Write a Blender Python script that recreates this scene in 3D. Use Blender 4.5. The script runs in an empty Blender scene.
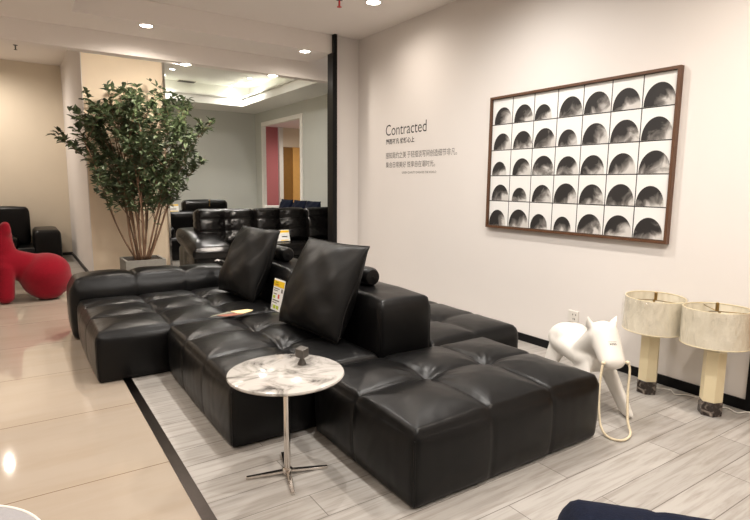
import bpy, bmesh, math, random
import numpy as np
from mathutils import Vector, Matrix, noise

random.seed(7)
SC = bpy.context.scene
COL = SC.collection
PI = math.pi

# ------------------------------------------------------------------ materials
def srgb(r, g, b):
    def f(c):
        c /= 255.0
        return c / 12.92 if c <= 0.04045 else ((c + 0.055) / 1.055) ** 2.4
    return (f(r), f(g), f(b), 1.0)

def mat(name, col, rough=0.5, metal=0.0, spec=0.5, noise_scale=0, noise_amt=0.0, bump=0.0, bump_scale=200, emit=None, estr=0.0,
        trans=0.0, coat=0.0, sheen=0.0, alpha=1.0):
    m = bpy.data.materials.new(name)
    m.use_nodes = True
    nt = m.node_tree
    b = nt.nodes['Principled BSDF']
    b.inputs['Base Color'].default_value = col
    b.inputs['Roughness'].default_value = rough
    b.inputs['Metallic'].default_value = metal
    b.inputs['Specular IOR Level'].default_value = spec
    b.inputs['Transmission Weight'].default_value = trans
    b.inputs['Coat Weight'].default_value = coat
    b.inputs['Sheen Weight'].default_value = sheen
    b.inputs['Alpha'].default_value = alpha
    if emit:
        b.inputs['Emission Color'].default_value = emit
        b.inputs['Emission Strength'].default_value = estr
    tc = nt.nodes.new('ShaderNodeTexCoord')
    if noise_scale:
        n = nt.nodes.new('ShaderNodeTexNoise')
        n.inputs['Scale'].default_value = noise_scale
        n.inputs['Detail'].default_value = 5
        nt.links.new(tc.outputs['Object'], n.inputs['Vector'])
        mx = nt.nodes.new('ShaderNodeMix'); mx.data_type = 'RGBA'
        mx.inputs[6].default_value = [c * (1 - noise_amt) for c in col[:3]] + [1]
        mx.inputs[7].default_value = [min(1, c * (1 + noise_amt)) for c in col[:3]] + [1]
        nt.links.new(n.outputs['Fac'], mx.inputs[0])
        nt.links.new(mx.outputs[2], b.inputs['Base Color'])
    if bump:
        n2 = nt.nodes.new('ShaderNodeTexNoise')
        n2.inputs['Scale'].default_value = bump_scale
        n2.inputs['Detail'].default_value = 3
        nt.links.new(tc.outputs['Object'], n2.inputs['Vector'])
        bp = nt.nodes.new('ShaderNodeBump')
        bp.inputs['Strength'].default_value = bump
        bp.inputs['Distance'].default_value = 0.004
        nt.links.new(n2.outputs['Fac'], bp.inputs['Height'])
        nt.links.new(bp.outputs['Normal'], b.inputs['Normal'])
    return m

LEATHER = mat('black_leather', (0.0030, 0.0030, 0.0032, 1), rough=0.33, spec=0.24, noise_scale=6, noise_amt=0.15, bump=0.16, bump_scale=150)
LEATHER_P = mat('black_pillow_leather', (0.0034, 0.0034, 0.0034, 1), rough=0.41, spec=0.24, noise_scale=6, noise_amt=0.2, bump=0.16, bump_scale=130)
LEATHER_B = mat('black_glossy_leather', (0.004, 0.0036, 0.0036, 1), rough=0.27, spec=0.32, noise_scale=6, noise_amt=0.2, bump=0.12, bump_scale=120)
WALL = mat('warm_white_paint', srgb(226, 221, 217), rough=0.75, spec=0.2, noise_scale=1.3, noise_amt=0.015, bump=0.02, bump_scale=300)
WALLBEIGE = mat('beige_plaster', srgb(232, 215, 190), rough=0.75, spec=0.2, noise_scale=3, noise_amt=0.06, bump=0.04, bump_scale=60)
WALLCREAM = mat('cream_plaster', srgb(226, 215, 196), rough=0.75, spec=0.2, noise_scale=3, noise_amt=0.03)
WALLGREY = mat('grey_paint', srgb(192, 194, 188), rough=0.8, spec=0.2, noise_scale=2, noise_amt=0.02)
CEIL = mat('ceiling_paint', srgb(240, 234, 229), rough=0.9, spec=0.1, noise_scale=2, noise_amt=0.01)
CEILW = mat('white_ceiling_paint', srgb(232, 232, 226), rough=0.9, spec=0.1, noise_scale=2, noise_amt=0.01)
BLACK = mat('black_gloss_trim', (0.005, 0.005, 0.0055, 1), rough=0.3, spec=0.2, noise_scale=5, noise_amt=0.2)
BLACKM = mat('black_matt', (0.012, 0.012, 0.013, 1), rough=0.5, noise_scale=30, noise_amt=0.3)
STEEL = mat('dark_brushed_steel', (0.055, 0.045, 0.04, 1), rough=0.28, metal=1.0, noise_scale=40, noise_amt=0.2)
CHROME = mat('polished_steel', (0.72, 0.68, 0.64, 1), rough=0.12, metal=1.0, noise_scale=10, noise_amt=0.05)
BRASS = mat('aged_brass', (0.36, 0.25, 0.11, 1), rough=0.3, metal=1.0, noise_scale=30, noise_amt=0.2)
WHITEP = mat('white_plastic', srgb(222, 218, 211), rough=0.45, spec=0.4, noise_scale=4, noise_amt=0.01)
WHITEF = mat('white_frame_paint', srgb(238, 236, 230), rough=0.5, noise_scale=4, noise_amt=0.01)
RED = mat('red_wool', (0.19, 0.003, 0.011, 1), rough=0.95, spec=0.1, noise_scale=90, noise_amt=0.4, bump=0.5, bump_scale=120, sheen=0.15)
NAVY = mat('navy_velvet', (0.0035, 0.006, 0.017, 1), rough=0.9, spec=0.1, noise_scale=60, noise_amt=0.4, bump=0.3, bump_scale=150, sheen=0.03)
CREAM = mat('cream_lacquer', srgb(226, 212, 176), rough=0.45, noise_scale=5, noise_amt=0.03)
ROPE = mat('cream_rope', srgb(214, 200, 172), rough=0.9, noise_scale=120, noise_amt=0.2, bump=0.5, bump_scale=300)
WOODF = mat('brown_wood_frame', srgb(92, 62, 42), rough=0.45, noise_scale=25, noise_amt=0.25)
POT = mat('grey_stone_planter', srgb(112, 110, 104), rough=0.8, noise_scale=30, noise_amt=0.2, bump=0.3, bump_scale=90)
SOIL = mat('dark_soil', (0.03, 0.02, 0.013, 1), rough=1.0, noise_scale=60, noise_amt=0.5, bump=0.8, bump_scale=80)
STEM = mat('brown_bark', srgb(104, 78, 58), rough=0.85, noise_scale=40, noise_amt=0.35, bump=0.4, bump_scale=90)
INK = mat('black_ink', (0.02, 0.02, 0.02, 1), rough=0.7, noise_scale=10, noise_amt=0.1)
INKG = mat('grey_ink', (0.16, 0.15, 0.14, 1), rough=0.7, noise_scale=10, noise_amt=0.1)
PAPER = mat('white_card', srgb(232, 232, 230), rough=0.6, noise_scale=10, noise_amt=0.01)
YELLOW = mat('yellow_print', srgb(236, 196, 20), rough=0.6, noise_scale=10, noise_amt=0.03)
GREENP = mat('green_print', srgb(170, 190, 40), rough=0.6, noise_scale=10, noise_amt=0.03)
REDP = mat('red_print', srgb(196, 70, 60), rough=0.6, noise_scale=10, noise_amt=0.03)
PINK = mat('dusty_pink_paint', srgb(196, 118, 122), rough=0.8, noise_scale=2, noise_amt=0.02)
PINKC = mat('pale_pink_ceiling', srgb(236, 220, 222), rough=0.9, noise_scale=2, noise_amt=0.01)
CREAMW = mat('cream_paint', srgb(238, 226, 206), rough=0.8, noise_scale=2, noise_amt=0.01)
DOORB = mat('brown_wood', srgb(140, 100, 44), rough=0.5, noise_scale=12, noise_amt=0.15)
DOORT = mat('honey_wood', srgb(222, 172, 100), rough=0.5, noise_scale=12, noise_amt=0.1)
LENS = mat('lit_lamp_lens', (1, 1, 1, 1), emit=(1.0, 0.93, 0.82, 1), estr=14.0)
LENSC = mat('lit_lamp_lens_cool', (1, 1, 1, 1), emit=(0.93, 0.97, 1.0, 1), estr=10.0)
COVE = mat('lit_cove_strip', (1, 1, 1, 1), emit=(1.0, 0.97, 0.74, 1), estr=1.3)
TRIMW = mat('white_lamp_ring', srgb(235, 230, 222), rough=0.4, noise_scale=5, noise_amt=0.01)
POUF = mat('pale_grey_fabric', srgb(150, 148, 150), rough=.9, noise_scale=80, noise_amt=.1, bump=.3, bump_scale=200)
SHEETM = mat('pale_grey_sheet', srgb(176, 174, 172), rough=.7, noise_scale=10, noise_amt=.03)
SWG = mat('grey_leather_swatch', srgb(128, 128, 112), rough=0.6, noise_scale=60, noise_amt=0.1)
SWB = mat('brown_leather_swatch', srgb(140, 84, 66), rough=0.6, noise_scale=60, noise_amt=0.15)
SWC = mat('cream_leather_swatch', srgb(234, 212, 160), rough=0.6, noise_scale=60, noise_amt=0.08)
SWK = mat('dark_leather_swatch', (0.012, 0.012, 0.012, 1), rough=0.5, noise_scale=60, noise_amt=0.1)
GREYM = mat('grey_metal_sculpture', srgb(84, 80, 76), rough=0.4, metal=0.5, noise_scale=30, noise_amt=0.15)
REDG = mat('red_glass_bulb', srgb(210, 60, 60), rough=0.15, noise_scale=8, noise_amt=0.05)

def node_mat(name):
    m = bpy.data.materials.new(name); m.use_nodes = True
    nt = m.node_tree
    return m, nt, nt.nodes['Principled BSDF'], nt.nodes.new('ShaderNodeTexCoord')

def brick_floor(name, w, h, off, c1, c2, cm, mortar, rough, loc, stretch, vein, spec=0.5, bumpd=0.0):
    m, nt, b, tc = node_mat(name)
    mp = nt.nodes.new('ShaderNodeMapping'); mp.inputs['Location'].default_value = loc
    nt.links.new(tc.outputs['Object'], mp.inputs['Vector'])
    br = nt.nodes.new('ShaderNodeTexBrick')
    br.offset = off; br.squash = 1.0
    br.inputs['Scale'].default_value = 1.0
    br.inputs['Brick Width'].default_value = w
    br.inputs['Row Height'].default_value = h
    br.inputs['Mortar Size'].default_value = mortar
    br.inputs['Mortar Smooth'].default_value = 0.2
    br.inputs['Bias'].default_value = 0.0
    br.inputs['Color1'].default_value = c1
    br.inputs['Color2'].default_value = c2
    br.inputs['Mortar'].default_value = cm
    nt.links.new(mp.outputs['Vector'], br.inputs['Vector'])
    mp2 = nt.nodes.new('ShaderNodeMapping'); mp2.inputs['Scale'].default_value = stretch
    nt.links.new(tc.outputs['Object'], mp2.inputs['Vector'])
    no = nt.nodes.new('ShaderNodeTexNoise'); no.inputs['Scale'].default_value = 1.0; no.inputs['Detail'].default_value = 8
    no.inputs['Roughness'].default_value = 0.6; no.inputs['Distortion'].default_value = 0.6
    nt.links.new(mp2.outputs['Vector'], no.inputs['Vector'])
    rp = nt.nodes.new('ShaderNodeValToRGB')
    rp.color_ramp.elements[0].position = 0.30; rp.color_ramp.elements[0].color = vein
    rp.color_ramp.elements[1].position = 0.56; rp.color_ramp.elements[1].color = (1, 1, 1, 1)
    nt.links.new(no.outputs['Fac'], rp.inputs['Fac'])
    mx = nt.nodes.new('ShaderNodeMix'); mx.data_type = 'RGBA'; mx.blend_type = 'MULTIPLY'; mx.inputs[0].default_value = 1.0
    nt.links.new(br.outputs['Color'], mx.inputs[6]); nt.links.new(rp.outputs['Color'], mx.inputs[7])
    nt.links.new(mx.outputs[2], b.inputs['Base Color'])
    b.inputs['Roughness'].default_value = rough
    b.inputs['Specular IOR Level'].default_value = spec
    if bumpd:
        bp = nt.nodes.new('ShaderNodeBump'); bp.inputs['Strength'].default_value = 0.6; bp.inputs['Distance'].default_value = bumpd
        bp.invert = True
        nt.links.new(br.outputs['Fac'], bp.inputs['Height']); nt.links.new(bp.outputs['Normal'], b.inputs['Normal'])
    return m

TILE = brick_floor('polished_beige_tile', 0.944, 0.944, 0.0, srgb(166, 154, 140), srgb(162, 150, 136), srgb(120, 100, 80), 0.0035, 0.055,
                   (0.324, -2.89 + 0.944 * 10, 0), (0.9, 5.0, 1), (0.93, 0.90, 0.86, 1), spec=0.55)
PLANK = brick_floor('grey_wood_plank', 1.2, 0.196, 0.37, srgb(172, 168, 163), srgb(156, 152, 147), srgb(104, 98, 92), 0.0022, 0.36,
                    (0.1, 8.0, 0), (2.4, 34.0, 1), (0.66, 0.63, 0.60, 1), spec=0.4, bumpd=0.001)

def marble_mat():
    m, nt, b, tc = node_mat('white_marble')
    n = nt.nodes.new('ShaderNodeTexNoise'); n.inputs['Scale'].default_value = 4.2; n.inputs['Detail'].default_value = 9
    n.inputs['Distortion'].default_value = 1.6; n.inputs['Roughness'].default_value = 0.62
    mp = nt.nodes.new('ShaderNodeMapping'); mp.inputs['Location'].default_value = (3.1, 1.7, 0.3)
    nt.links.new(tc.outputs['Object'], mp.inputs['Vector']); nt.links.new(mp.outputs['Vector'], n.inputs['Vector'])
    r = nt.nodes.new('ShaderNodeValToRGB')
    e = r.color_ramp.elements
    e[0].position = 0.36; e[0].color = srgb(70, 67, 64)
    e[1].position = 0.55; e[1].color = srgb(182, 178, 173)
    e2 = e.new(0.455); e2.color = srgb(150, 146, 141)
    nt.links.new(n.outputs['Fac'], r.inputs['Fac']); nt.links.new(r.outputs['Color'], b.inputs['Base Color'])
    b.inputs['Roughness'].default_value = 0.12
    return m
MARBLE = marble_mat()

def dark_marble():
    m, nt, b, tc = node_mat('dark_brown_marble')
    n = nt.nodes.new('ShaderNodeTexNoise'); n.inputs['Scale'].default_value = 14; n.inputs['Detail'].default_value = 8
    n.inputs['Distortion'].default_value = 2.0
    nt.links.new(tc.outputs['Object'], n.inputs['Vector'])
    r = nt.nodes.new('ShaderNodeValToRGB'); e = r.color_ramp.elements
    e[0].position = 0.45; e[0].color = srgb(48, 40, 36); e[1].position = 0.70; e[1].color = srgb(150, 138, 128)
    nt.links.new(n.outputs['Fac'], r.inputs['Fac']); nt.links.new(r.outputs['Color'], b.inputs['Base Color'])
    b.inputs['Roughness'].default_value = 0.2
    return m
DMARBLE = dark_marble()

def shade_mat():
    # cream shade in pleated film, the film's streaky reflections put into the base colour
    m, nt, b, tc = node_mat('film_wrapped_cream_shade')
    b.inputs['Base Color'].default_value = srgb(232, 222, 196)
    b.inputs['Roughness'].default_value = 0.5
    b.inputs['Coat Weight'].default_value = 1.0; b.inputs['Coat Roughness'].default_value = 0.08
    mp = nt.nodes.new('ShaderNodeMapping'); mp.inputs['Scale'].default_value = (1, 1, 0.4)
    mp.inputs['Rotation'].default_value = (0.5, 0.3, 0)
    nt.links.new(tc.outputs['Object'], mp.inputs['Vector'])
    n = nt.nodes.new('ShaderNodeTexNoise'); n.inputs['Scale'].default_value = 11; n.inputs['Detail'].default_value = 3; n.inputs['Distortion'].default_value = 1.4
    nt.links.new(mp.outputs['Vector'], n.inputs['Vector'])
    bp = nt.nodes.new('ShaderNodeBump'); bp.inputs['Strength'].default_value = 0.9; bp.inputs['Distance'].default_value = 0.03
    nt.links.new(n.outputs['Fac'], bp.inputs['Height']); nt.links.new(bp.outputs['Normal'], b.inputs['Coat Normal'])
    mx = nt.nodes.new('ShaderNodeMix'); mx.data_type = 'RGBA'
    mx.inputs[6].default_value = srgb(196, 186, 162); mx.inputs[7].default_value = srgb(244, 238, 222)
    nt.links.new(n.outputs['Fac'], mx.inputs[0]); nt.links.new(mx.outputs[2], b.inputs['Base Color'])
    return m
SHADE = shade_mat()

def film_mat():
    m, nt, b, tc = node_mat('clear_crinkled_film')
    nt.nodes.remove(b)
    out = nt.nodes['Material Output']
    t = nt.nodes.new('ShaderNodeBsdfTransparent')
    g = nt.nodes.new('ShaderNodeBsdfGlossy'); g.inputs['Roughness'].default_value = 0.08
    g.inputs['Color'].default_value = (0.9, 0.88, 0.82, 1)
    mp = nt.nodes.new('ShaderNodeMapping'); mp.inputs['Rotation'].default_value = (0.6, 0.5, 0.2)
    mp.inputs['Scale'].default_value = (1, 1, 0.35)
    nt.links.new(tc.outputs['Object'], mp.inputs['Vector'])
    n = nt.nodes.new('ShaderNodeTexNoise'); n.inputs['Scale'].default_value = 16; n.inputs['Detail'].default_value = 4; n.inputs['Distortion'].default_value = 1.5
    nt.links.new(mp.outputs['Vector'], n.inputs['Vector'])
    bp = nt.nodes.new('ShaderNodeBump'); bp.inputs['Strength'].default_value = 1.0; bp.inputs['Distance'].default_value = 0.03
    nt.links.new(n.outputs['Fac'], bp.inputs['Height']); nt.links.new(bp.outputs['Normal'], g.inputs['Normal'])
    fr = nt.nodes.new('ShaderNodeMath'); fr.operation = 'MULTIPLY'; fr.inputs[1].default_value = 0.36
    nt.links.new(n.outputs['Fac'], fr.inputs[0])
    ms = nt.nodes.new('ShaderNodeMixShader')
    nt.links.new(fr.outputs[0], ms.inputs[0]); nt.links.new(t.outputs[0], ms.inputs[1]); nt.links.new(g.outputs[0], ms.inputs[2])
    nt.links.new(ms.outputs[0], out.inputs['Surface'])
    return m
FILM = film_mat()

def dome_mat():
    # smoky dark-to-white print of a dome; local X,Z run -1..1 / 0..1 through a UV map
    m, nt, b, tc = node_mat('smoky_dome_print')
    oi = nt.nodes.new('ShaderNodeObjectInfo')
    ad = nt.nodes.new('ShaderNodeVectorMath'); ad.operation = 'ADD'
    mul = nt.nodes.new('ShaderNodeVectorMath'); mul.operation = 'SCALE'; mul.inputs['Scale'].default_value = 40.0
    cmb = nt.nodes.new('ShaderNodeCombineXYZ')
    for k in range(3): nt.links.new(oi.outputs['Random'], cmb.inputs[k])
    nt.links.new(cmb.outputs[0], mul.inputs[0])
    nt.links.new(tc.outputs['Object'], ad.inputs[0]); nt.links.new(mul.outputs[0], ad.inputs[1])
    n = nt.nodes.new('ShaderNodeTexNoise'); n.inputs['Scale'].default_value = 8.0; n.inputs['Detail'].default_value = 4; n.inputs['Roughness'].default_value = 0.5; n.inputs['Distortion'].default_value = 0.8
    nt.links.new(ad.outputs[0], n.inputs['Vector'])
    sx = nt.nodes.new('ShaderNodeSeparateXYZ'); nt.links.new(tc.outputs['UV'], sx.inputs[0])
    # darkness = noise*1.5 + v - 0.55*u*dir
    a1 = nt.nodes.new('ShaderNodeMath'); a1.operation = 'MULTIPLY_ADD'; a1.inputs[1].default_value = 2.2
    nt.links.new(n.outputs['Fac'], a1.inputs[0]); nt.links.new(sx.outputs['Y'], a1.inputs[2])
    a2 = nt.nodes.new('ShaderNodeMath'); a2.operation = 'MULTIPLY_ADD'; a2.inputs[1].default_value = -0.45
    nt.links.new(sx.outputs['X'], a2.inputs[0]); nt.links.new(a1.outputs[0], a2.inputs[2])
    r = nt.nodes.new('ShaderNodeValToRGB'); e = r.color_ramp.elements
    mp = nt.nodes.new('ShaderNodeMapRange'); mp.inputs['From Min'].default_value = 0.70; mp.inputs['From Max'].default_value = 2.15
    nt.links.new(a2.outputs[0], mp.inputs['Value']); nt.links.new(mp.outputs[0], r.inputs['Fac'])
    e[0].position = 0.12; e[0].color = srgb(206, 203, 199)
    e[1].position = 0.62; e[1].color = srgb(34, 31, 30)
    x = e.new(0.36); x.color = srgb(120, 116, 112)
    nt.links.new(r.outputs['Color'], b.inputs['Base Color'])
    b.inputs['Roughness'].default_value = 0.6
    return m
DOME = dome_mat()

def leaf_mat():
    m, nt, b, tc = node_mat('green_leaf')
    n = nt.nodes.new('ShaderNodeTexNoise'); n.inputs['Scale'].default_value = 9; n.inputs['Detail'].default_value = 3
    nt.links.new(tc.outputs['Object'], n.inputs['Vector'])
    r = nt.nodes.new('ShaderNodeValToRGB'); e = r.color_ramp.elements
    e[0].position = 0.3; e[0].color = srgb(42, 54, 34); e[1].position = 0.7; e[1].color = srgb(76, 90, 56)
    nt.links.new(n.outputs['Fac'], r.inputs['Fac']); nt.links.new(r.outputs['Color'], b.inputs['Base Color'])
    b.inputs['Roughness'].default_value = 0.55
    return m
LEAF = leaf_mat()

# ------------------------------------------------------------------ object helpers
def link_mesh(name, verts, faces, m, parent=None, smooth=False, fmat=None):
    me = bpy.data.meshes.new(name)
    me.from_pydata([tuple(map(float, v)) for v in verts], [], [tuple(int(i) for i in f) for f in faces])
    for mm in (m if isinstance(m, (list, tuple)) else [m]): me.materials.append(mm)
    if smooth: me.polygons.foreach_set('use_smooth', [True] * len(me.polygons))
    if fmat is not None: me.polygons.foreach_set('material_index', fmat)
    me.update()
    o = bpy.data.objects.new(name, me); COL.objects.link(o)
    if parent: o.parent = parent
    return o

def bm_obj(name, bm, m, parent=None, smooth=False):
    bmesh.ops.recalc_face_normals(bm, faces=bm.faces)
    me = bpy.data.meshes.new(name); bm.to_mesh(me); bm.free()
    for mm in (m if isinstance(m, (list, tuple)) else [m]): me.materials.append(mm)
    if smooth: me.polygons.foreach_set('use_smooth', [True] * len(me.polygons))
    o = bpy.data.objects.new(name, me); COL.objects.link(o)
    if parent: o.parent = parent
    return o

def add_box(bm, x0, x1, y0, y1, z0, z1, bev=0.0, seg=2):
    r = bmesh.ops.create_cube(bm, size=1.0)
    vs = r['verts']
    for v in vs:
        v.co = Vector((x0 + (v.co.x + .5) * (x1 - x0), y0 + (v.co.y + .5) * (y1 - y0), z0 + (v.co.z + .5) * (z1 - z0)))
    if bev:
        es = list({e for v in vs for e in v.link_edges})
        bmesh.ops.bevel(bm, geom=es, offset=bev, segments=seg, profile=0.5, affect='EDGES')

def box(name, x0, x1, y0, y1, z0, z1, m, parent=None, bev=0.0, seg=2):
    bm = bmesh.new(); add_box(bm, x0, x1, y0, y1, z0, z1, bev, seg)
    return bm_obj(name, bm, m, parent)

def boxes(name, lst, m, parent=None, bev=0.0):
    bm = bmesh.new()
    for b in lst: add_box(bm, *b, bev=bev)
    return bm_obj(name, bm, m, parent)

def lathe(name, prof, m, parent=None, n=48, smooth=True, loc=(0, 0, 0), ang=0.0):
    vs, fs = [], []
    for (r, z) in prof:
        for k in range(n):
            a = 2 * PI * k / n + ang
            vs.append((loc[0] + r * math.cos(a), loc[1] + r * math.sin(a), loc[2] + z))
    for i in range(len(prof) - 1):
        for k in range(n):
            fs.append((i * n + k, i * n + (k + 1) % n, (i + 1) * n + (k + 1) % n, (i + 1) * n + k))
    if prof[0][0] > 0.0005: fs.append(tuple(range(n))[::-1])
    if prof[-1][0] > 0.0005: fs.append(tuple((len(prof) - 1) * n + k for k in range(n)))
    o = link_mesh(name, vs, fs, m, parent, False)
    if smooth:
        for p in o.data.polygons: p.use_smooth = len(p.vertices) == 4
        try: o.data.set_sharp_from_angle(angle=math.radians(40))
        except Exception: pass
    return o

def tube(name, pts, rad, m, parent=None, n=10, closed_caps=True):
    vs, fs = [], []
    pts = [Vector(p) for p in pts]
    up = Vector((0.13, 0.21, 1)).normalized()
    for i, p in enumerate(pts):
        t = (pts[min(i + 1, len(pts) - 1)] - pts[max(i - 1, 0)]).normalized()
        a = t.cross(up)
        if a.length < 1e-3: a = t.cross(Vector((1, 0, 0)))
        a.normalize(); b = t.cross(a)
        r = rad[i] if isinstance(rad, (list, tuple)) else rad
        for k in range(n):
            q = 2 * PI * k / n
            vs.append(p + a * (r * math.cos(q)) + b * (r * math.sin(q)))
    for i in range(len(pts) - 1):
        for k in range(n):
            fs.append((i * n + k, i * n + (k + 1) % n, (i + 1) * n + (k + 1) % n, (i + 1) * n + k))
    fs.append(tuple(range(n))[::-1]); fs.append(tuple((len(pts) - 1) * n + k for k in range(n)))
    return link_mesh(name, vs, fs, m, parent, True)

def spline(pts, k=8):
    P = [Vector(p) for p in pts]; out = []
    for i in range(len(P) - 1):
        p0, p1, p2, p3 = P[max(i - 1, 0)], P[i], P[i + 1], P[min(i + 2, len(P) - 1)]
        for j in range(k):
            t = j / k
            out.append(0.5 * ((2 * p1) + (p2 - p0) * t + (2 * p0 - 5 * p1 + 4 * p2 - p3) * t * t + (3 * p1 - p0 - 3 * p2 + p3) * t ** 3))
    out.append(P[-1]); return out

def thing(name, label, cat, loc=(0, 0, 0), rot=0.0, group=None):
    o = bpy.data.objects.new(name, None); COL.objects.link(o)
    o.empty_display_size = 0.1
    o.location = loc; o.rotation_euler = (0, 0, rot)
    o['label'] = label; o['category'] = cat
    if group: o['group'] = group
    return o

def tag(o, label, cat, group=None):
    o['label'] = label; o['category'] = cat
    if group: o['group'] = group
    return o

def struct(o, label=None):
    o['kind'] = 'structure'
    if label: o['label'] = label
    return o

def text_mesh(name, body, m, x_dir, y_dir, origin, width, height, parent=None, bold=0.0, ext=0.0008):
    """origin = lower-left corner in parent space; glyphs scaled to the given width and height."""
    cu = bpy.data.curves.new(name, 'FONT'); cu.body = body; cu.extrude = 0.0; cu.offset = bold
    cu.resolution_u = 4
    t = bpy.data.objects.new(name, cu); COL.objects.link(t)
    bpy.context.view_layer.update()
    dg = bpy.context.evaluated_depsgraph_get()
    me = bpy.data.meshes.new_from_object(t.evaluated_get(dg))
    bpy.data.objects.remove(t); bpy.data.curves.remove(cu)
    xs = [v.co.x for v in me.vertices]; ys = [v.co.y for v in me.vertices]
    x0, x1, y0, y1 = min(xs), max(xs), min(ys), max(ys)
    X = Vector(x_dir).normalized(); Y = Vector(y_dir).normalized(); N = X.cross(Y)
    for v in me.vertices:
        v.co = Vector(origin) + X * ((v.co.x - x0) / (x1 - x0) * width) + Y * ((v.co.y - y0) / (y1 - y0) * height) + N * ext
    me.materials.clear(); me.materials.append(m); me.update()
    o = bpy.data.objects.new(name, me); COL.objects.link(o)
    if parent: o.parent = parent
    return o

# ------------------------------------------------------------------ upholstery
def cushion_geo(w, d, h, sx=(), sy=(), sz=(), r=0.07, puff=0.03, groove=0.010, pit=0.03, side=0.018, seed=0, res=0.022, wr=1.0, tuck=0.02, r_v=None, cex=4):
    Nx, Ny, Nz = (max(6, int(round(q / res))) for q in (w, d, h))
    rng = random.Random(seed)
    idx, P, fs = {}, [], []
    def vid(i, j, k):
        key = (i, j, k)
        if key not in idx:
            idx[key] = len(P); P.append((i / Nx, j / Ny, k / Nz))
        return idx[key]
    for i in range(Nx):
        for j in range(Ny):
            fs.append((vid(i, j, Nz), vid(i + 1, j, Nz), vid(i + 1, j + 1, Nz), vid(i, j + 1, Nz)))
            fs.append((vid(i, j, 0), vid(i, j + 1, 0), vid(i + 1, j + 1, 0), vid(i + 1, j, 0)))
    for i in range(Nx):
        for k in range(Nz):
            fs.append((vid(i, 0, k), vid(i + 1, 0, k), vid(i + 1, 0, k + 1), vid(i, 0, k + 1)))
            fs.append((vid(i, Ny, k), vid(i, Ny, k + 1), vid(i + 1, Ny, k + 1), vid(i + 1, Ny, k)))
    for j in range(Ny):
        for k in range(Nz):
            fs.append((vid(0, j, k), vid(0, j, k + 1), vid(0, j + 1, k + 1), vid(0, j + 1, k)))
            fs.append((vid(Nx, j, k), vid(Nx, j + 1, k), vid(Nx, j + 1, k + 1), vid(Nx, j, k + 1)))
    U = np.array(P)
    S = np.array([w, d, h])
    p = (U - np.array([.5, .5, 0])) * S
    rr = r; rb = 0.03
    lo = np.array([-w / 2, -d / 2, 0.0]); hi = np.array([w / 2, d / 2, h])
    rv = r_v if r_v else r * 0.55
    inner = p.copy()
    # vertical edges use radius rv, top edges use r
    inner[:, 0] = np.clip(p[:, 0], lo[0] + rv, hi[0] - rv)
    inner[:, 1] = np.clip(p[:, 1], lo[1] + rv, hi[1] - rv)
    inner[:, 2] = np.clip(p[:, 2], rb, h - r)
    dv = p - inner
    q = p.copy(); n = np.zeros_like(p)
    scale = np.stack([np.full(len(p), rv), np.full(len(p), rv), np.where(dv[:, 2] > 0, r, rb)], 1)
    t = dv / scale
    L = np.maximum(np.linalg.norm(t, axis=1), 1e-9)
    n = t / L[:, None]
    q = inner + n * scale
    nn = n / scale; nn /= np.maximum(np.linalg.norm(nn, axis=1), 1e-9)[:, None]
    def prof(f, seams):
        out = np.zeros_like(f); b = [0.0] + list(seams) + [1.0]
        for a, c in zip(b[:-1], b[1:]):
            msk = (f >= a - 1e-9) & (f <= c + 1e-9)
            tt = np.clip((f - a) / (c - a), 0, 1)
            out[msk] = (1 - np.abs(2 * tt - 1) ** 2.4)[msk]
        return out
    def crown(f): return 1 - np.abs(2 * f - 1) ** cex
    fx, fy, fz = U[:, 0], U[:, 1], U[:, 2]
    def gro(f, seams, length):
        g = np.zeros_like(f)
        for s in seams: g += np.exp(-((f - s) * length / 0.0095) ** 2)
        return np.minimum(g, 1)
    qx, qy, qz = prof(fx, sx), prof(fy, sy), prof(fz, sz)
    top = puff * (0.46 * np.minimum(qx, qy) + 0.54 * crown(fx) * crown(fy))
    edgefade = np.clip(np.minimum.reduce([fx * w, (1 - fx) * w, fy * d, (1 - fy) * d]) / 0.12, 0.25, 1)
    top -= groove * np.maximum(gro(fx, sx, w), gro(fy, sy, d)) * edgefade
    for a in sx:
        for b in sy:
            dx, dy = (fx - a) * w, (fy - b) * d
            rad = np.hypot(dx, dy); th = np.arctan2(dy, dx)
            top -= pit * np.exp(-(rad / 0.075) ** 2) + pit * 0.55 * np.exp(-(rad / 0.19) ** 2)
            ph = rng.random() * 6
            top += wr * 0.0035 * np.sin(11 * th + ph + 2 * np.sin(th * 2 + ph)) * np.exp(-((rad - 0.10) / 0.07) ** 2)
    ph = [rng.random() * 6 for _ in range(8)]
    low = 0.004 * wr * (np.sin(fx * w * 9 + ph[0] + 2 * np.sin(fy * d * 5 + ph[1])) * np.sin(fy * d * 8 + ph[2] + 1.5 * np.sin(fx * w * 6)))
    fine = 0.0007 * wr * np.sin(p[:, 0] * 31 + 4 * np.sin(p[:, 1] * 17 + ph[3]) + p[:, 2] * 23) * np.sin(p[:, 1] * 27 + 3 * np.sin(p[:, 0] * 13 + ph[4]) + p[:, 2] * 19)
    top += low + fine
    sidey = side * (0.3 * np.minimum(qx, crown(fz)) + .7 * crown(fx) * crown(fz)) - groove * 0.6 * gro(fx, sx, w) * np.clip((1.05 - fz) / .2, .4, 1) + fine + low * .5
    sidex = side * (0.3 * np.minimum(qy, crown(fz)) + .7 * crown(fy) * crown(fz)) - groove * 0.6 * gro(fy, sy, d) * np.clip((1.05 - fz) / .2, .4, 1) + fine + low * .5
    if len(sz):
        g = groove * 0.6 * gro(fz, sz, h); sidey -= g; sidex -= g
    wt = np.clip(nn[:, 2], 0, 1); wx = np.abs(nn[:, 0]); wy = np.abs(nn[:, 1])
    q[:, 0] += np.sign(nn[:, 0]) * wx * sidex
    q[:, 1] += np.sign(nn[:, 1]) * wy * sidey
    q[:, 2] += wt * top
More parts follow.
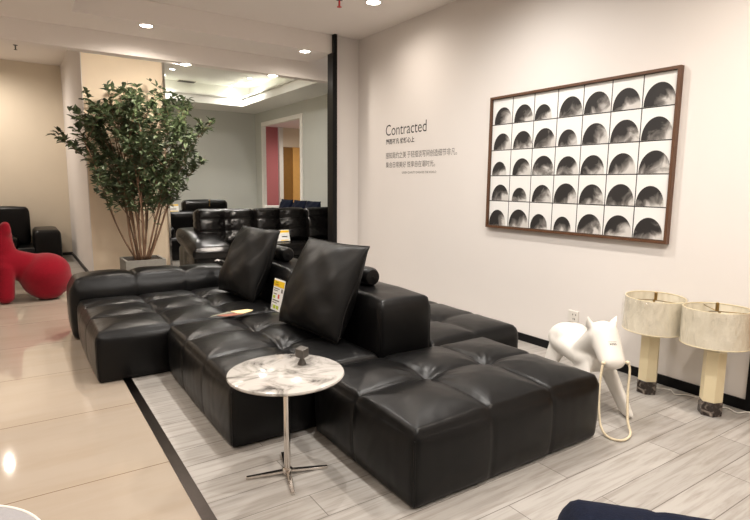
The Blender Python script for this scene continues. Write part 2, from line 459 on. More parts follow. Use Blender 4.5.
    # tuck in towards the floor
    k = 1 - tuck * np.clip(1 - q[:, 2] / (0.45 * h), 0, 1) ** 2
    q[:, 0] *= k; q[:, 1] *= k
    corners = {c: [idx[(c[0] * Nx, c[1] * Ny, k)] for k in range(Nz + 1)] for c in ((0, 0), (1, 0), (0, 1), (1, 1))}
    return q, fs, corners

def cushion(name, m, parent=None, loc=(0, 0, 0), M=None, **kw):
    seams = kw.pop('seams', ())
    q, fs, corners = cushion_geo(**kw)
    if M is not None:
        q = np.array([M @ Vector(v) for v in q])
    q = q + np.array(loc)
    o = link_mesh(name, q, fs, m, parent, True)
    for c in seams:   # raised stitched seam down an upright corner
        tube('corner_seam', [q[v] for v in corners[c][:-1]], 0.0045, m, o, n=6)
    return o

def pillow(name, m, label, M, w, h, T, seed=0, nu=46, pinch=0.035, n_exp=0.45, edge=0.5, cat='cushion', group=None, wr=1.0):
    """Square scatter pillow in its local XZ plane, base at z=0, thickness along Y. The matrix places it."""
    rng = random.Random(seed); ph = [rng.random() * 6 for _ in range(8)]
    vs, fs = [], []; idm = {}
    for sgn in (1, -1):
        for i in range(nu + 1):
            for j in range(nu + 1):
                u, v = 2 * i / nu - 1, 2 * j / nu - 1
                border = i in (0, nu) or j in (0, nu)
                if border and sgn == -1: idm[(sgn, i, j)] = idm[(1, i, j)]; continue
                x = u * w / 2 * (1 - pinch * (1 - v * v) * abs(u) ** 3)
                z = v * h / 2 * (1 - pinch * (1 - u * u) * abs(v) ** 3)
                t = T / 2 * ((1 - u * u) * (1 - v * v)) ** n_exp * (1 + 0.25 * (-v))
                dr = math.hypot(1 - abs(u), 1 - abs(v))
                off = Vector((ph[0] * 3, ph[1] * 3, sgn * 5.0))
                wrk = wr * 0.014 * noise.noise(Vector((u * 1.6 + v * .8, v * 1.3, 0)) + off)
                rdg = 1 - abs(noise.noise(Vector((u * 2.2 + v * 1.1, (v - u) * 3.4, 2.0)) + off)) * 2.2
                wrk += wr * 0.012 * max(0, rdg) ** 3 * (0.35 + 0.65 * max(abs(u), abs(v)) ** 2)
                wrk += wr * 0.008 * math.sin(13 * (abs(u) - abs(v)) + ph[2]) * math.exp(-(dr / 0.35) ** 2)
                fade = min(1, 6 * (1 - max(abs(u), abs(v))))
                edge_w = 0.010 * math.sin(7 * u + ph[4]) * math.sin(6 * v + ph[5])
                idm[(sgn, i, j)] = len(vs)
                vs.append((x, sgn * (t + wrk * fade) + edge_w * (1 if border else 1), z + h / 2))
    for sgn in (1, -1):
        for i in range(nu):
            for j in range(nu):
                f = (idm[(sgn, i, j)], idm[(sgn, i + 1, j)], idm[(sgn, i + 1, j + 1)], idm[(sgn, i, j + 1)])
                fs.append(f if sgn == -1 else f[::-1])
    body = link_mesh(name, vs, fs, m, None, True)
    body.matrix_world = M
    # piped seam round the edge, as a sub-part
    ring = [idm[(1, i, 0)] for i in range(nu)] + [idm[(1, nu, j)] for j in range(nu)] + [idm[(1, i, nu)] for i in range(nu, 0, -1)] + [idm[(1, 0, j)] for j in range(nu, 0, -1)]
    pts = [vs[k] for k in ring] + [vs[ring[0]]]
    tube('piping', pts, 0.005, m, body, n=6)
    tag(body, label, cat, group)
    return body

def frame_matrix(origin, xdir, zdir):
    X = Vector(xdir).normalized(); Z = Vector(zdir); Z = (Z - X * Z.dot(X)).normalized(); Y = Z.cross(X)
    M = Matrix(((X.x, Y.x, Z.x, origin[0]), (X.y, Y.y, Z.y, origin[1]), (X.z, Y.z, Z.z, origin[2]), (0, 0, 0, 1)))
    return M

# ------------------------------------------------------------------ camera (solved from the photo's vanishing points)
F_PX = 537.078
R = Matrix(((0.831202891, 0.067811361, -0.551818243), (-0.555860670, 0.120972432, -0.822426036), (0.010984966, 0.990336958, 0.138246304)))
cd = bpy.data.cameras.new('camera'); cam = bpy.data.objects.new('camera', cd); COL.objects.link(cam)
cam.matrix_world = Matrix.Translation((0, 0, 1.5)) @ R.to_4x4()
cd.sensor_fit = 'HORIZONTAL'; cd.sensor_width = 36.0; cd.lens = F_PX * 36.0 / 750.0
cd.clip_start = 0.05; cd.clip_end = 100
SC.camera = cam

# ------------------------------------------------------------------ the setting
XW = 4.07          # right wall
ZT, ZS, ZB = 3.46, 3.22, 2.992   # tray ceiling, soffit, underside of the beam
struct(box('floor', -5.0, 0.62, -3.0, 12.65, -0.1, 0.0, TILE))
struct(box('floor', 0.65, 9.0, -3.0, 17.0, -0.1, 0.0, PLANK))
struct(box('trim_1', 0.62, 0.65, -3.0, 9.19, -0.1, 0.001, STEEL))
struct(box('trim_1', 0.606, 0.664, -3.0, 9.19, -0.05, 0.003, STEEL))
struct(box('wall_right', XW, XW + 0.2, 1.49, 6.8, 0, 3.8, WALL))
struct(box('wall_right', XW, XW + 0.2, -3.0, 0.4, 0, 3.8, WALL))
struct(box('wall_right', XW, XW + 0.2, 0.4, 1.49, 2.5, 3.8, WALL))
struct(box('door_1', XW + 0.06, XW + 0.12, 0.46, 1.43, 0, 2.44, DOORB))
struct(boxes('trim_2', [(XW - 0.012, XW + 0.06, 1.425, 1.495, 0, 2.5), (XW - 0.012, XW + 0.06, 0.395, 0.465, 0, 2.5), (XW - 0.012, XW + 0.06, 0.465, 1.425, 2.43, 2.5)], BLACK))
struct(box('baseboard_right', XW - 0.012, XW, 1.495, 6.52, 0, 0.075, BLACK))
struct(box('wall_back', 3.69, XW, 6.52, 6.60, 0, 3.8, WALL))
struct(boxes('trim_3', [(3.622, 3.69, 6.45, 6.59, 0, ZS), (3.65, 3.69, 6.45, 6.52, ZS, ZT)], BLACK))
struct(box('wall_left', -5.2, -5.0, -3.0, 12.85, 0, 4.0, WALL))
struct(box('wall_front', -5.2, XW + 0.2, -3.2, -3.0, 0, 4.0, WALL))
# ceiling: raised tray over the right part, lower soffit on the left and along the beam
struct(box('ceiling', 0.6, XW, -3.0, 6.52, ZT, ZT + 0.1, CEIL))
struct(boxes('ceiling', [(-5.0, 0.62, -3.0, 7.15, ZS, ZT + 0.1), (0.62, 3.66, 6.52, 7.15, ZS, ZT + 0.1)], CEIL))
struct(box('trim_4', -5.0, 5.6, 7.15, 7.31, ZB, 4.0, CEIL))
struct(box('ceiling', -5.0, 0.98, 7.31, 12.65, 3.76, 3.86, CEIL))
# recess at the left and the beige column
struct(box('wall_recess', -5.0, 0.957, 12.65, 12.85, 0, 4.0, WALLCREAM))
struct(box('wall_column', 0.957, 2.10, 9.19, 14.3, 0, 4.0, WALLBEIGE))
struct(box('wall_column', 0.945, 0.957, 9.195, 12.65, 0, 4.0, WALL))
struct(box('trim_5', 2.08, 2.115, 9.165, 9.195, 0, 3.6, CHROME))
struct(box('baseboard_left', 0.925, 0.945, 9.2, 12.65, 0, 0.06, BLACKM))
struct(box('baseboard_recess', -5.0, 0.925, 12.63, 12.65, 0, 0.06, BLACKM))

# adjoining showroom through the opening
XR, YB, ZR = 5.6, 14.26, 3.37
struct(box('wall_back', 2.10, XR, YB, YB + 0.2, 0, 4.2, WALLGREY))
struct(box('wall_right', XR, XR + 0.05, 10.13, 11.35, 0, 4.2, WALLGREY))
struct(box('wall_right', XR, XR + 0.05, 13.78, YB, 0, 4.2, WALLGREY))
struct(box('wall_right', XR, XR + 0.05, 11.35, 13.78, 3.1, 4.2, WALLGREY))
struct(box('trim_6', XR - 0.04, XR + 0.2, 6.8, 10.13, 0, ZR, BLACK))
struct(box('wall_right', XR, XR + 0.2, 6.8, 10.13, ZR, 4.2, WALLGREY))
struct(box('wall_right', XW + 0.2, XR, 6.6, 6.8, 0, 4.2, WALLGREY))
struct(boxes('trim_7', [(XR - 0.03, XR + 0.07, 13.70, 13.78, 0, 3.1), (XR - 0.03, XR + 0.07, 11.35, 11.47, 0, 3.1), (XR - 0.03, XR + 0.07, 11.47, 13.70, 3.0, 3.1)], WHITEF))
# ring ceiling round a lit tray, with stepped moulding
TX0, TX1, TY0, TY1 = 2.30, 4.82, 7.85, 13.08
struct(boxes('ceiling', [(0.98, TX0, 7.31, YB, ZR, ZR + 0.14), (TX1, XR, 7.31, YB, ZR, ZR + 0.14), (TX0, TX1, 7.31, TY0, ZR, ZR + 0.14), (TX0, TX1, TY1, YB, ZR, ZR + 0.14)], CEILW))
lip = []
for k, (o_, zz) in enumerate([(0.03, ZR + 0.14), (-0.02, ZR + 0.18)]):
    a0, a1, b0, b1 = TX0 - o_, TX1 + o_, TY0 - o_, TY1 + o_
    t_ = 0.05
    lip += [(a0 - t_, a0, b0 - t_, b1 + t_, zz, zz + 0.04), (a1, a1 + t_, b0 - t_, b1 + t_, zz, zz + 0.04), (a0, a1, b0 - t_, b0, zz, zz + 0.04), (a0, a1, b1, b1 + t_, zz, zz + 0.04)]
struct(boxes('trim_8', lip, CEILW))
struct(box('ceiling', 0.98, XR, 7.31, YB, 3.86, 3.96, CEILW))
cv = 0.30
struct(boxes('wall_tray', [(TX0 - cv, TX0 - cv + .02, TY0 - cv, TY1 + cv, ZR + .14, 3.86), (TX1 + cv, TX1 + cv + .02, TY0 - cv, TY1 + cv, ZR + .14, 3.86), (TX0 - cv, TX1 + cv, TY0 - cv, TY0 - cv + .02, ZR + .14, 3.86), (TX0 - cv, TX1 + cv, TY1 + cv, TY1 + cv + .02, ZR + .14, 3.86)], CEILW))
cs = tag(boxes('cove_light_strip', [(TX0, TX1, TY1 + 0.15, TY1 + 0.18, ZR + 0.14, ZR + 0.17), (TX1 + 0.15, TX1 + 0.18, TY0, TY1, ZR + 0.14, ZR + 0.17), (TX0 - 0.18, TX0 - 0.15, TY0, TY1, ZR + 0.14, ZR + 0.17)], COVE),
        'hidden light strip glowing on the ledge of the tray ceiling in the back room', 'cove light')
# room beyond the white doorway
struct(box('wall_pink', 5.8, 7.02, 16.0, 16.15, 0, 3.6, PINK))
struct(box('trim_9', 7.02, 7.15, 15.9, 16.15, 0, 3.6, WHITEF))
struct(box('wall_cream', 7.15, 9.0, 16.0, 16.15, 2.66, 3.6, CREAMW))
struct(box('ceiling', 5.8, 9.0, 6.8, 16.0, 3.25, 3.35, PINKC))
struct(box('wall_cream', 9.0, 9.2, 6.8, 16.2, 0, 3.6, CREAMW))
struct(box('wall_cream', 5.8, 9.0, 6.6, 6.8, 0, 3.6, CREAMW))
dr = struct(box('door_2', 7.15, 7.50, 15.98, 16.1, 0, 2.66, DOORB))
dr2 = struct(box('door_3', 7.50, 9.0, 15.94, 16.1, 0, 2.66, DOORT))

# ------------------------------------------------------------------ lights
def downlight(name, x, y, z, label, r=0.062, lens=LENS, power=0.0, color=(1, .86, .70), group=None, size=168, blend=1.0, cat='downlight', tilt=None):
    t = thing(name, label, cat, (x, y, z), 0, group)
    lathe('trim_ring', [(r, 0.0), (r + 0.016, 0.0), (r + 0.014, -0.006), (r + 0.002, -0.008), (r, -0.004), (r, 0.0)], TRIMW, t, n=32)
    lathe('lens', [(r, -0.002), (r * .98, -0.005), (r * .5, -0.007), (0.0004, -0.008)], lens, t, n=32)
    if power:
        ld = bpy.data.lights.new('spot', 'SPOT'); lo = bpy.data.objects.new('spot_light', ld); COL.objects.link(lo)
        ld.energy = power; ld.color = color; ld.spot_size = math.radians(size); ld.spot_blend = blend; ld.shadow_soft_size = 0.045
        lo.parent = t; lo.location = (0, 0, -0.03)
        if tilt: lo.rotation_euler = tilt
    return t

P0 = 62
WARM = (1.0, 0.89, 0.78); NEUT = (1.0, 0.95, 0.89)
downlight('downlight', 3.38, 5.12, ZT, 'bright round downlight in the raised ceiling nearest the lettered wall', 0.072, LENS, P0 * .35, WARM)
downlight('downlight', 1.35, 6.60, ZS, 'left downlight of the pair in the soffit above the tall plant', 0.062, LENS, P0 * .9, WARM)
downlight('downlight', 3.29, 6.60, ZS, 'right downlight of the pair in the soffit, beside the black post', 0.062, LENS, P0 * .3, WARM)
downlight('downlight', 1.93, 7.23, ZB, 'downlight under the beam directly right of the plant crown', 0.062, LENS, P0 * 1.4, WARM, tilt=(.8, 0, .25))
downlight('downlight', 3.11, 7.23, ZB, 'downlight under the beam, midway across the back room opening', 0.062, LENS, P0 * 1.2, WARM, tilt=(.6, 0, .3))
HID = [(3.0, 3.3, ZT, P0, NEUT), (3.0, 1.2, ZT, P0 * 1.1, WARM), (1.7, 4.9, ZT, P0, NEUT), (1.7, 3.0, ZT, P0, NEUT), (1.7, 1.0, ZT, P0 * 1.1, NEUT),  # unseen downlights, added to light the room and its walls
       (2.9, -0.9, ZT, P0, WARM), (1.7, -1.0, ZT, P0, NEUT), (-0.3, 4.6, ZS, P0 * .8, WARM), (-0.3, 2.2, ZS, P0 * .5, WARM), (-0.3, 0.0, ZS, P0 * .8, WARM),
       (-2.6, 3.5, ZS, P0 * .8, WARM), (-2.6, 0.5, ZS, P0 * .8, WARM), (-2.6, 6.0, ZS, P0 * .8, WARM)]
for (x, y, z, p, c) in HID:
    downlight('downlight', x, y, z, 'unseen round downlight in the ceiling, added to fill the room with light', 0.062, LENS, p, c, 'added fill downlights out of frame')
for (x, y) in [(-0.40, 11.6), (-2.6, 10.6)]:
    downlight('downlight', x, y, 3.76, 'round downlight over the armchair recess outside the picture', 0.062, LENS, P0 * 1.2, WARM, 'recess downlights out of frame')
downlight('downlight', 4.66, 12.75, 3.86, 'middle of three small spotlights clustered in the back room tray ceiling', 0.055, LENS, 30, NEUT)
downlight('downlight', 4.60, 13.25, 3.86, 'leftmost of three small spotlights clustered in the back room tray ceiling', 0.04, LENSC, 0)
downlight('downlight', 4.62, 12.05, 3.86, 'rightmost of three small spotlights clustered in the back room tray ceiling', 0.05, LENSC, 20, NEUT)
downlight('downlight', 2.95, 12.1, 3.86, 'upper small spotlight at the far left of the back room ceiling', 0.05, LENSC, 25, NEUT)
downlight('downlight', 2.93, 12.85, 3.86, 'lower small spotlight at the far left of the back room ceiling', 0.05, LENS, 15, NEUT)
downlight('downlight', 3.6, 10.2, 3.86, 'unseen fill downlight behind the beam, added to brighten the back room', 0.055, LENS, 75, NEUT)  # out of view, added to lift the grey back room walls
downlight('downlight', 7.2, 14.4, 3.25, 'round downlight in the pink room hidden above the doorway', 0.055, LENS, 60, (1, .9, .8))
vent = thing('ceiling_vent', 'square air vent grille in the back room tray ceiling beside the plant crown', 'vent', (3.55, 13.3, 3.86))
box('frame', -0.22, 0.22, -0.16, 0.16, -0.012, 0.0, TRIMW, vent)
for k in range(6): box('slat', -0.19, 0.19, -0.13 + k * 0.045, -0.105 + k * 0.045, -0.02, -0.012, GREYM, vent)

def sprinkler(x, y, z, label, red=False):
    t = thing('sprinkler_head', label, 'sprinkler', (x, y, z))
    lathe('flange', [(0.035, 0), (0.035, -0.006), (0.012, -0.012)], GREYM, t, n=20)
    lathe('bulb', [(0.010, -0.012), (0.010, -0.06), (0.007, -0.075)], REDG if red else GREYM, t, n=12)
    lathe('deflector', [(0.0005, -0.072), (0.026, -0.074), (0.026, -0.078), (0.0005, -0.08)], REDG if red else GREYM, t, n=16)
sprinkler(0.2, 11.2, 3.76, 'small grey sprinkler head hanging from the recess ceiling at far left')
sprinkler(3.04, 5.27, ZT, 'small red sprinkler head on the ceiling at the top of the photo', True)

# ------------------------------------------------------------------ main sectional sofa
sofa = thing('sectional_sofa', 'low black leather modular sofa with tufted seats filling the middle of the showroom', 'sofa', (1.4, 3.9, 0))
def smod(name, x0, x1, y0, y1, h, **kw):
    return cushion(name, LEATHER, sofa, loc=((x0 + x1) / 2 - 1.4, (y0 + y1) / 2 - 3.9, 0), w=x1 - x0, d=y1 - y0, h=h, **kw)
smod('seat_module', 1.435, 2.845, 1.80, 2.79, 0.385, sx=(.35, .68), sy=(.52,), r=0.085, puff=0.068, pit=0.028, groove=0.009, side=0.024, cex=2.6, r_v=0.03, tuck=0.012, seed=1, res=0.0135, seams=((0, 0), (1, 0)))
smod('seat_module', 0.93, 1.945, 2.815, 4.30, 0.385, sx=(.52,), sy=(.34, .67), r=0.085, puff=0.068, pit=0.028, groove=0.009, side=0.024, cex=2.6, r_v=0.03, tuck=0.012, seed=2, res=0.0135, seams=((0, 0),))
smod('seat_module', 0.43, 1.945, 4.325, 5.66, 0.385, sx=(.35, .68), sy=(.36, .7), r=0.085, puff=0.068, pit=0.028, groove=0.009, side=0.024, cex=2.6, r_v=0.03, tuck=0.012, seed=3, res=0.0135, seams=((0, 0),))
smod('seat_module', 2.41, 3.35, 2.86, 4.31, 0.375, sx=(.5,), sy=(.34, .67), r=0.08, puff=0.05, pit=0.03, groove=0.011, side=0.02, seed=4, res=0.022)
smod('seat_module', 2.41, 3.35, 4.34, 5.66, 0.375, sx=(.5,), sy=(.34, .67), r=0.08, puff=0.05, pit=0.03, groove=0.011, side=0.02, seed=5, res=0.03)
smod('backrest', 1.955, 2.395, 2.845, 4.24, 0.735, r=0.13, puff=0.03, side=0.015, groove=0.008, seed=6, res=0.02, r_v=0.03, seams=((0, 0), (1, 0)))
smod('backrest', 1.955, 2.395, 4.27, 5.66, 0.735, r=0.13, puff=0.03, side=0.015, groove=0.008, seed=7, res=0.02, r_v=0.05)
smod('armrest', 0.385, 1.95, 5.68, 6.14, 0.565, sx=(.36, .68), r=0.15, cex=2.8, puff=0.065, side=0.015, groove=0.012, seed=8, res=0.02, r_v=0.07)

def seat_z(x, y):
    best = 0.0
    for c in sofa.children:
        if c.name.startswith('seat_module'):
            ok, p, n, _ = c.ray_cast(Vector((x - 1.4, y - 3.9, 2.0)), Vector((0, 0, -1)))
            if ok: best = max(best, p.z)
    return best
# scatter pillows and bolsters
def lean_pillow(label, bl, br, tl, tr, T, seed):
    bl, br, tl, tr = map(Vector, (bl, br, tl, tr))
    org = (bl + br) / 2; xd = br - bl; zd = (tl + tr) / 2 - org
    return pillow('scatter_pillow', LEATHER_P, label, frame_matrix(org, xd, zd), xd.length * 1.04, zd.length * 1.03, T, seed, group='black scatter pillows', wr=.24)
lean_pillow('black leather scatter pillow standing nearest the round marble table', (1.67, 3.80, .440), (1.74, 3.06, .440), (1.955, 3.83, 1.07), (1.98, 3.10, 1.05), 0.30, 11)
lean_pillow('black leather scatter pillow leaning further back, near the sofa arm', (1.67, 5.30, .440), (1.74, 4.58, .440), (1.97, 5.30, 1.06), (1.99, 4.50, 1.045), 0.29, 12)
def bolster(label, x, y0, y1, z, r):
    t = thing('bolster_cushion', label, 'cushion', (x, (y0 + y1) / 2, z), 0, 'black bolster cushions')
    L = (y1 - y0) / 2
    prof = [(0.0005, -L - .012), (r * .4, -L - .012), (r * .8, -L - .006), (r, -L + .02)] + [(r * (1 + .02 * math.sin(k * 1.7)), -L + .02 + (2 * L - .04) * k / 14) for k in range(1, 14)] + [(r, L - .02), (r * .8, L + .006), (r * .4, L + .012), (0.0005, L + .012)]
    o = lathe('roll', prof, LEATHER, t, n=28); o.rotation_euler = (-PI / 2, 0, 0)
    for s in (-1, 1):
        e = lathe('end_button', [(0.012, -.004), (0.012, .003), (0.0005, .006)], LEATHER_P, t, n=14); e.rotation_euler = (-s * PI / 2, 0, 0); e.location = (0, s * (L + .014), 0)
bolster('black leather bolster roll behind the nearer scatter pillow', 2.14, 3.22, 3.95, .832, .070)
bolster('black leather bolster roll behind the further scatter pillow', 2.14, 4.68, 5.42, .832, .070)

# price card leaning on the backrest between the pillows
def price_card(M, w, h, label, strips, group='yellow headed price cards'):
    t = thing('price_card', label, 'price card', (0, 0, 0), 0, group); t.matrix_world = M
    box('card', -w / 2, w / 2, 0, .004, 0, h, PAPER, t)
    box('yellow_header', -w / 2 + .003, w / 2 - .003, -.0015, 0, h * .76, h * .95, YELLOW, t)
    for (x0, x1, z0, z1, mm) in strips:
        box('printed_line', -w / 2 + w * x0, -w / 2 + w * x1, -.0015, 0, h * z0, h * z1, mm, t)
    return t
M = frame_matrix((1.80, 4.20, max(seat_z(1.80, 4.11), seat_z(1.80, 4.2), seat_z(1.8, 4.28))), (0.04, -1, 0), (0.17, 0, 1))
price_card(M, .20, .27, 'white price card with yellow header standing on the seat between the two pillows',
           [(.12, .42, .87, .91, GREENP), (.12, .5, .80, .84, REDP), (.08, .6, .68, .71, INKG), (.08, .45, .62, .645, INKG), (.08, .4, .51, .54, INKG), (.08, .28, .38, .47, GREENP),
            (.52, .66, .40, .53, REDP), (.08, .7, .30, .34, INKG), (.08, .5, .235, .26, INKG), (.2, .42, .06, .17, GREENP), (.48, .7, .06, .17, GREENP), (.08, .12, .06, .17, INKG), (.76, .9, .60, .72, INKG)])

vsn, fsn = [], []
for i in range(7):
    for j in range(5): vsn.append(((i / 6 - .5) * .13, (j / 4 - .5) * .09, .010 + .010 * math.sin(i * .9) + .006 * math.sin(j * 1.4 + i)))
for i in range(6):
    for j in range(4): fsn.append((i * 5 + j, (i + 1) * 5 + j, (i + 1) * 5 + j + 1, i * 5 + j + 1))
shp = link_mesh('paper_sheet', vsn, fsn, SHEETM, None, True); shp.location = (1.90, 5.93, .625); shp.rotation_euler = (0, .12, .2)
sm_ = shp.modifiers.new('thickness', 'SOLIDIFY'); sm_.thickness = .003
tag(shp, 'small pale sheet lying on the end of the far sofa arm behind the pillow', 'sheet')
# leather swatches on the seat
def swatch(x, y, z, rot, pts, m, label):
    vs, fs = [], []
    n = len(pts)
    for zz in (0, .004): vs += [(px_, py_, zz + .004 * math.sin(px_ * 30)) for px_, py_ in pts]
    fs.append(tuple(range(n, 2 * n))); fs.append(tuple(range(n))[::-1])
    for k in range(n): fs.append((k, (k + 1) % n, n + (k + 1) % n, n + k))
    o = link_mesh('leather_swatch', vs, fs, m, None, False)
    ca, sa = math.cos(rot), math.sin(rot)
    zb = max(seat_z(x + ca * a - sa * b, y + sa * a + ca * b) for a, b in list(pts) + [(0, 0)])
    o.location = (x, y, zb + z); o.rotation_euler = (0, 0, rot)
    return tag(o, label, 'swatch', 'leather swatches on the sofa')
leafy = [(-.11, 0), (-.07, .035), (-.02, .045), (.03, .035), (.07, .045), (.11, .01), (.07, -.03), (.02, -.045), (-.05, -.035)]
Z0 = 0.004
swatch(1.36, 4.20, Z0, 0.1, [(a * 1.35, b * 1.1) for a, b in leafy], SWK, 'black leather swatch lying lowest of the small pile on the seat')
swatch(1.375, 4.285, Z0 + .008, 0.25, [(a * 1.15, b * 1.2) for a, b in leafy], SWG, 'grey green leather swatch at the back of the small pile on the seat')
swatch(1.41, 4.185, Z0 + .014, -0.25, [(a * 1.05, b * .9) for a, b in leafy], SWB, 'reddish brown leather swatch at the front of the small pile on the seat')
swatch(1.505, 4.215, Z0 + .020, -0.15, [(-.08, .05), (.06, .05), (.10, .02), (.08, -.02), (.0, -.07), (-.04, -.03)], SWC, 'cream leather swatch on the right of the small pile on the seat')

# ------------------------------------------------------------------ marble side table and sculpture
tb = thing('side_table', 'round white marble side table on a thin steel pedestal with four flat feet', 'side table', (1.095, 2.432, 0))
lathe('tabletop', [(.0005, .534), (.278, .534), (.293, .540), (.296, .546), (.293, .553), (.287, .555), (.0005, .555)], MARBLE, tb, n=96)
lathe('pole', [(.017, .022), (.017, .526), (.045, .529), (.045, .534)], CHROME, tb, n=32)
lathe('hub', [(.026, .006), (.026, .03), (.02, .036)], CHROME, tb, n=32)
for k in range(4):
    a = math.radians(-17 + 90 * k)
    bm = bmesh.new()
    add_box(bm, .012, .212, -.014, .014, .010, .024, .003)
    for v in bm.verts:
        tt = (v.co.x - .012) / .193
        v.co.y *= 1 - .35 * tt; v.co.z -= .010 * tt
    leg = bm_obj('foot', bm, CHROME, tb); leg.rotation_euler = (0, 0, a)
sc = thing('cube_ornament', 'small dark metal ornament of a tilted cube on a cone standing on the marble table', 'ornament', (1.212, 2.49, .555))
lathe('cone_base', [(.024, 0), (.024, .004), (.006, .044), (.003, .048)], GREYM, sc, n=28)
cb = box('cube', -.026, .026, -.026, .026, 0, .048, GREYM, sc, bev=.003); cb.location = (0, 0, .043); cb.rotation_euler = (.08, -.10, .45)

# ------------------------------------------------------------------ framed print on the right wall
pic = thing('framed_print', 'large brown framed grid of black and white dome prints on the right wall', 'picture', (XW, 3.035, 1.73))
HW, HH = 0.93, 0.645
fw, fd = .022, .045
boxes('frame', [(-fd, 0, -HW, HW, HH - fw, HH), (-fd, 0, -HW, HW, -HH, -HH + fw), (-fd, 0, -HW, -HW + fw, -HH + fw, HH - fw), (-fd, 0, HW - fw, HW, -HH + fw, HH - fw)], WOODF, pic)
box('backing_board', -.020, -.001, -HW + fw, HW - fw, -HH + fw, HH - fw, BLACKM, pic)
rng = random.Random(5)
sizes = [[.86, .86, .66, .92, 1.0, .92, 1.0], [.86, .9, .95, .7, .95, 1.0, .98], [.66, .86, .98, .86, .86, .9, 1.0], [.86, .62, .86, 1.0, .92, .95, .84], [.84, .96, .7, .62, .92, .95, .9]]
shift = [[.1, .05, -.2, .15, .02, 0, .05], [.1, .1, .05, -.05, 0, .05, .05], [-.1, .1, .05, .05, -.05, 0, .05], [.1, .0, .05, .1, .02, .02, -.1], [-.1, .02, -.1, -.1, 0, .02, -.05]]
gw, gh = (2 * (HW - fw)) / 7, (2 * (HH - fw)) / 5
for r_ in range(5):
    for c_ in range(7):
        yc = HW - fw - gw * (c_ + .5); zc = HH - fw - gh * (r_ + .5)
        w2, h2 = gw / 2 - .004, gh / 2 - .004
        vs = [(0, w2, -h2), (0, -w2, -h2), (0, -w2, h2), (0, w2, h2)]; fs = [(0, 1, 2, 3)]; fm = [0]; uv = [(0, 0)] * 4
        rad = w2 * min(.975, .30 + .69 * sizes[r_][c_])
        off = -shift[r_][c_] * w2; off = max(-(w2 - rad), min(w2 - rad, off))
        tall = min(rad * 1.40, 2 * h2 * .82)
        b0 = len(vs); N = 24
        for k in range(N + 1):
            a = PI * k / N
            vs.append((-.0012, off + rad * math.cos(a), -h2 + .001 + tall * math.sin(a) ** .9)); uv.append((math.cos(a) * -1, math.sin(a)))
        vs.append((-.0012, off, -h2 + .001)); uv.append((0, 0))
        for k in range(N): fs.append((b0 + k, b0 + N + 1, b0 + k + 1)); fm.append(1)
        o = link_mesh('print', vs, fs, [PAPER, DOME], pic, False, fm)
        ul = o.data.uv_layers.new(name='UVMap')
        for l in o.data.loops: ul.data[l.index].uv = uv[l.vertex_index]
        o.location = (-.0215, yc, zc)

# ------------------------------------------------------------------ lettering and socket on the right wall
tx = thing('wall_lettering', 'dark lettering block with a large thin heading on the right wall beside the corner', 'lettering', (XW, 5.84, 1.9))
def wtext(body, y, z, w, h, m, bold=0.0): text_mesh('text_line', body, m, (0, -1, 0), (0, 0, 1), (-.0005, y - 5.84, z - 1.9), w, h, tx, bold)
wtext('Contracted', 5.845, 2.130, .83, .136, INK, -.003)
wtext('\u7b80\u800c\u4e0d\u51e1 \u60a6\u7136\u5fc3\u4e0a', 5.84, 2.018, .60, .070, INK, .022)
wtext('\u611f\u77e5\u7b80\u7ea6\u4e4b\u7f8e \u4e8e\u8f7b\u63cf\u6de1\u5199\u95f4\u521b\u9020\u7ec6\u8282\u975e\u51e1\u3002', 5.837, 1.838, 1.36, .080, INKG)
wtext('\u96c6\u5408\u65e5\u5e38\u7f8e\u597d \u60a6\u4eab\u81ea\u5728\u6f6e\u65f6\u5149\u3002', 5.834, 1.722, .99, .075, INKG)
wtext('GREEN QUALITY CHANGES THE WORLD', 5.48, 1.641, .66, .030, INKG)
so = thing('wall_socket', 'square white power socket on the right wall above the white toy pony', 'socket', (XW, 2.885, .362))
box('face_plate', -.011, 0, -.052, .052, -.052, .052, WHITEP, so, bev=.004)
boxes('socket_slot', [(-.0125, -.011, -.030, -.024, .012, .026), (-.0125, -.011, .000, .006, .012, .026), (-.0125, -.011, -.022, -.016, -.028, -.012), (-.0125, -.011, -.006, .0, -.026, -.012)], BLACKM, so)

